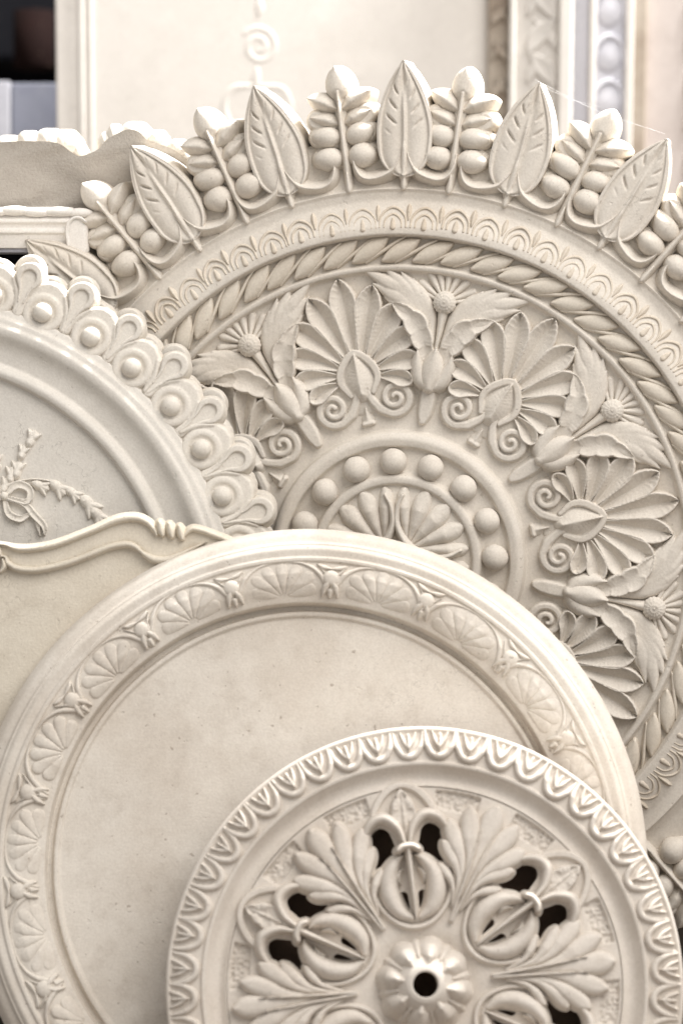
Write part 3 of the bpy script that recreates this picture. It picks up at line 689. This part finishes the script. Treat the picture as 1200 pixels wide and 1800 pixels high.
# ================================================================== 6. pieces standing behind on the left
cor = Thing('cornice_piece', frame(130, 310, -0.045, up=-6, right=0), 60, 'rough-backed plaster cornice piece with white lit scalloped top, behind the crest at left', 'cornice')
cp = np.array([(-330, 60), (-330, -36), (-150, -42), (-60, -44), (0, -60), (70, -62), (104, -58), (122, -46), (140, -36), (170, -46), (190, -66), (222, -82), (245, -78), (262, -62), (300, -50), (330, -30), (330, 60)], float)
cps = np.vstack([[cp[0]], smooth_path(cp[1:-1], 90), [cp[-1]]]); cps[:, 0] -= 130; cps[:, 1] = -cps[:, 1]
def cor_h(X, Y): return 3.5 * np.sin(X / 41.0 + Y / 33.0) + 1.6 * np.sin(X / 19.0 - Y / 26.0 + 2 * np.sin(Y / 15.0))
cor.part('body', relief('cornice_body', poly_sdf(cps), cor_h, (cps[:, 0].min(), cps[:, 1].min(), cps[:, 0].max(), cps[:, 1].max()), 4.0, -26, -2), 'rough')
for (x, y, r0, h0) in ((-40, 300, 34, 30), (12, 268, 34, 30), (48, 262, 30, 32), (84, 258, 34, 32), (112, 262, 34, 34), (138, 274, 16, 22), (185, 258, 18, 26), (200, 248, 18, 30), (236, 244, 34, 30), (276, 252, 22, 24), (312, 268, 24, 24), (330, 284, 20, 24)):
    o = cor.part('scallop', ball('scallop', r0, h0 * .95, 46, 30, 18, lambda T, P: 1 + 0.03 * np.sin(7 * P) * np.sin(T)), 'left')
    o.location = (x - 130, cor.off + 310 - y - h0 * -.15, -54)
bar = Thing('moulding_strip', frame(70, 402, -0.01, up=-4), 40, 'pale moulding strip lying flat under the rough cornice piece at left', 'moulding')
def prof_extrude(name, prof, x0, x1):
    P = np.array(prof, float); n = len(P); xs = np.linspace(x0, x1, 40)
    V = np.vstack([np.c_[np.full(n, x), P] for x in xs]); F = []
    i = np.arange(n - 1)
    for k in range(len(xs) - 1): F.append(np.c_[k * n + i, k * n + i + 1, (k + 1) * n + i + 1, (k + 1) * n + i])
    return mesh_np(name, V, np.vstack(F))
bar.part('body', prof_extrude('strip_body', fillet_profile([(-34, -40), (-34, 0, 2), (-10, 2, 2), (-7, 7, 2), (-1, 7, 2), (2, 2, 2), (8, 3, 2), (11, 8, 2), (16, 8, 2), (20, 0, 3), (34, -8, 3), (40, -40), (-34, -40)], 5), -330, 56), 'panel')
for i, (x, y, L) in enumerate(((-10, 372, 26), (26, 370, 30), (66, 373, 26), (104, 372, 34), (140, 374, 24), (-60, 372, 28))):
    o = bar.part('leaf_lump', ball('leaf_lump', L, 9, 14, 24, 14), 'panel'); o.location = (x - 70, bar.off + 402 - y, -2)
o = bar.part('end_scroll', strokes_mesh('end_scroll', [Stroke([(66, -34, 20), (66, 2, 19)], 14, flat, -6, smooth=False), Stroke([(50, -30, 3), (48, 0, 4), (56, 16, 4), (70, 20, 4), (82, 12, 3)], 16, rnd, -2)], 1.8, -40), 'panel')
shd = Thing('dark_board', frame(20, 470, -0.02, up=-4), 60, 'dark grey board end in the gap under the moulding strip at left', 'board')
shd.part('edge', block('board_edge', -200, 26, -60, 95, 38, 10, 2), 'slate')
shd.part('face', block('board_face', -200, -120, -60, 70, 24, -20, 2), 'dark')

# ================================================================== 7. background
pan = Thing('door_panel', frame(480, 150, -0.840, up=-11, right=2), 420, 'tall ivory panel with faint scroll ornament standing behind the large rose', 'panel')
pan.part('board', block('panel_board', -380, -420, -30, 386, 620, 0, 3), 'panel')
pan.part('frame_bead', block('panel_bead', -340, -400, 0.5, -331, 600, 5, 2), 'panel')
pan.part('frame_bead', block('panel_bead', -322, -400, 0.5, -316, 600, 4, 1.5), 'panel')
def pn(x, y): return (x - 480, 150 - y)
def pan_stroke(pts, H): return pan.part('scroll_ornament', strokes_mesh('scroll_ornament', [Stroke([(*pn(x, y), wd) for x, y, wd in pts], H, rnd, 0, 50)], 2.2, -3), 'panel')
sp = [(455 + 1 * 0 + r * math.cos(a), 82 + r * math.sin(a), 5) for a, r in zip(np.linspace(-2.4, 7.6, 26), np.linspace(34, 8, 26))]
pan_stroke(sp, 0.6)
for s in (1, -1):
    pan_stroke([(452 + s * 6, 150, 3), (452 + s * 44, 156, 6), (452 + s * 58, 190, 6), (452 + s * 40, 226, 6), (452 + s * 14, 214, 4)], 0.7)
pan_stroke([(452, 120, 3), (450, 138, 8), (452, 154, 3)], 0.9); pan_stroke([(455, 4, 3), (456, 14, 8), (455, 30, 2)], 0.9); pan_stroke([(455, -60, 5), (462, -30, 6), (455, 0, 3)], 0.9)
# upright mouldings at right, each its own length of plaster
def upright(x0, x1, toward, mat, label, depth=40, orn=None):
    xc = (x0 + x1) / 2; wd = (x1 - x0) / 2
    t = Thing('upright_moulding', frame(xc, 150, toward, up=-11), 420, label, 'moulding', 'upright mouldings in the background')
    t.part('body', block('upright_body', -wd, -420, -depth, wd, 620, 0, min(4, wd * .3)), mat)
    if orn: orn(t, wd, mat)
    return t
def leaves_orn(step, r0, hh):
    def f(t, wd, mat):
        me = strokes_mesh('ornament_leaf', [Stroke([(-r0 * .8, -r0, 3), (-r0 * .2, 0, r0 * .55), (r0 * .7, r0 * .9, 3)], hh, spoon, 0), Stroke([(r0 * .8, -r0 * .8, 3), (r0 * .4, 0, r0 * .35), (-r0 * .5, r0 * .9, 2)], hh * .7, rnd, 0)], 2.5, -3)
        for i in range(int(760 / step)):
            o = t.part('ornament_leaf', me, mat); o.location = (jit(2), t.off - 260 + step * i, 0.5)
            o.scale = ((-1) ** i, 1, 1)
    return f
def bead_orn(step, r0):
    def f(t, wd, mat):
        me = ball('ornament_bead', r0, r0 * 1.25, r0 * .28, 24, 14); cu = strokes_mesh('ornament_cup', [Stroke([(-r0 * 1.2, -r0, 3), (-r0, r0 * .8, 5), (0, r0 * 1.6, 6), (r0, r0 * .8, 5), (r0 * 1.2, -r0, 3)], r0 * .4, rnd, 0)], 2.5, -3)
        for i in range(int(760 / step)):
            p = t.part('ornament_cup', cu, mat); p.location = (-4, t.off - 260 + step * i, 0.5)
            t.sub(p, 'ornament_bead', me, mat, (0, 0, 2))
    return f
upright(857, 897, -0.835, 'brown', 'narrow brown carved moulding upright beside the ivory panel', 40, leaves_orn(64, 16, 16))
t = upright(894, 1006, -0.820, 'greyp', 'wide pale grey moulding with faint leaf carving and plain raised edges', 40, leaves_orn(58, 30, 7))
t.part('edge_bead', block('edge_bead', -56, -420, 0.3, -46, 620, 12, 3), 'panel'); t.part('edge_bead', block('edge_bead', 30, -420, 0.3, 54, 620, 14, 4), 'panel')
t = upright(1004, 1036, -0.838, 'slate', 'plain slate grey upright strip between two carved mouldings', 40)
t = upright(1034, 1112, -0.840, 'blue', 'bluish moulding with a column of round bosses, upright in the background', 40, bead_orn(78, 22))
t.part('edge_bead', block('edge_bead', -38, -420, 0.3, -28, 620, 14, 3), 'panel'); t.part('edge_bead', block('edge_bead', 24, -420, 0.3, 38, 620, 14, 3), 'panel')
upright(1112, 1136, -0.835, 'brown', 'thin brown upright strip beside the pinkish moulding', 40)
upright(1134, 1330, -0.850, 'pink', 'pinkish moulding at the right edge of the background', 40, leaves_orn(70, 34, 6))
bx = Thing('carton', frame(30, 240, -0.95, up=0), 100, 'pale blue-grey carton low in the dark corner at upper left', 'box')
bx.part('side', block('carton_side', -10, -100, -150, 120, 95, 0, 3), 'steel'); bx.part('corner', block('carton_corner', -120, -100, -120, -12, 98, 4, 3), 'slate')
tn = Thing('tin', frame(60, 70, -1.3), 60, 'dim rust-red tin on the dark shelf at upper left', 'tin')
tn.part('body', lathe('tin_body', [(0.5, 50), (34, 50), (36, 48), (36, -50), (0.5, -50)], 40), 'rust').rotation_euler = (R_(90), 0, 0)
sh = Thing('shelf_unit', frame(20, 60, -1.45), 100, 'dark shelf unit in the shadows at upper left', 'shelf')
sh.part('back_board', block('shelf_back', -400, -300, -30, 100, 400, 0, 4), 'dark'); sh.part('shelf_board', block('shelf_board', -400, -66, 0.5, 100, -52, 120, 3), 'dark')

# cobweb threads between the crest tips
def thread(name, pts, r0):
    P = smooth_path([(x - 699, 981 - y, z) for x, y, z in pts], 24); n = len(P); a = np.linspace(0, 2 * np.pi, 5)[:4]
    V = np.vstack([np.c_[np.full(4, p[0]), p[1] + r0 * np.cos(a), p[2] + r0 * np.sin(a)] for p in P]); F = []
    j = np.arange(4); j2 = (j + 1) % 4
    for i in range(n - 1): F.append(np.c_[i * 4 + j, i * 4 + j2, (i + 1) * 4 + j2, (i + 1) * 4 + j])
    return mesh_np(name, V, np.vstack(F))
cw = Thing('cobweb', frame(699, 981, 0.0, up=-5, right=-7), -700, 'fine cobweb threads strung between crest leaf tips at upper right', 'cobweb')
cw.part('thread', thread('thread', [(944, 152, 2), (1050, 206, -6), (1166, 248, 2)], 0.17), 'silk')
cw.part('thread', thread('thread', [(944, 156, 2), (1000, 184, -2), (1056, 200, 0)], 0.15), 'silk')
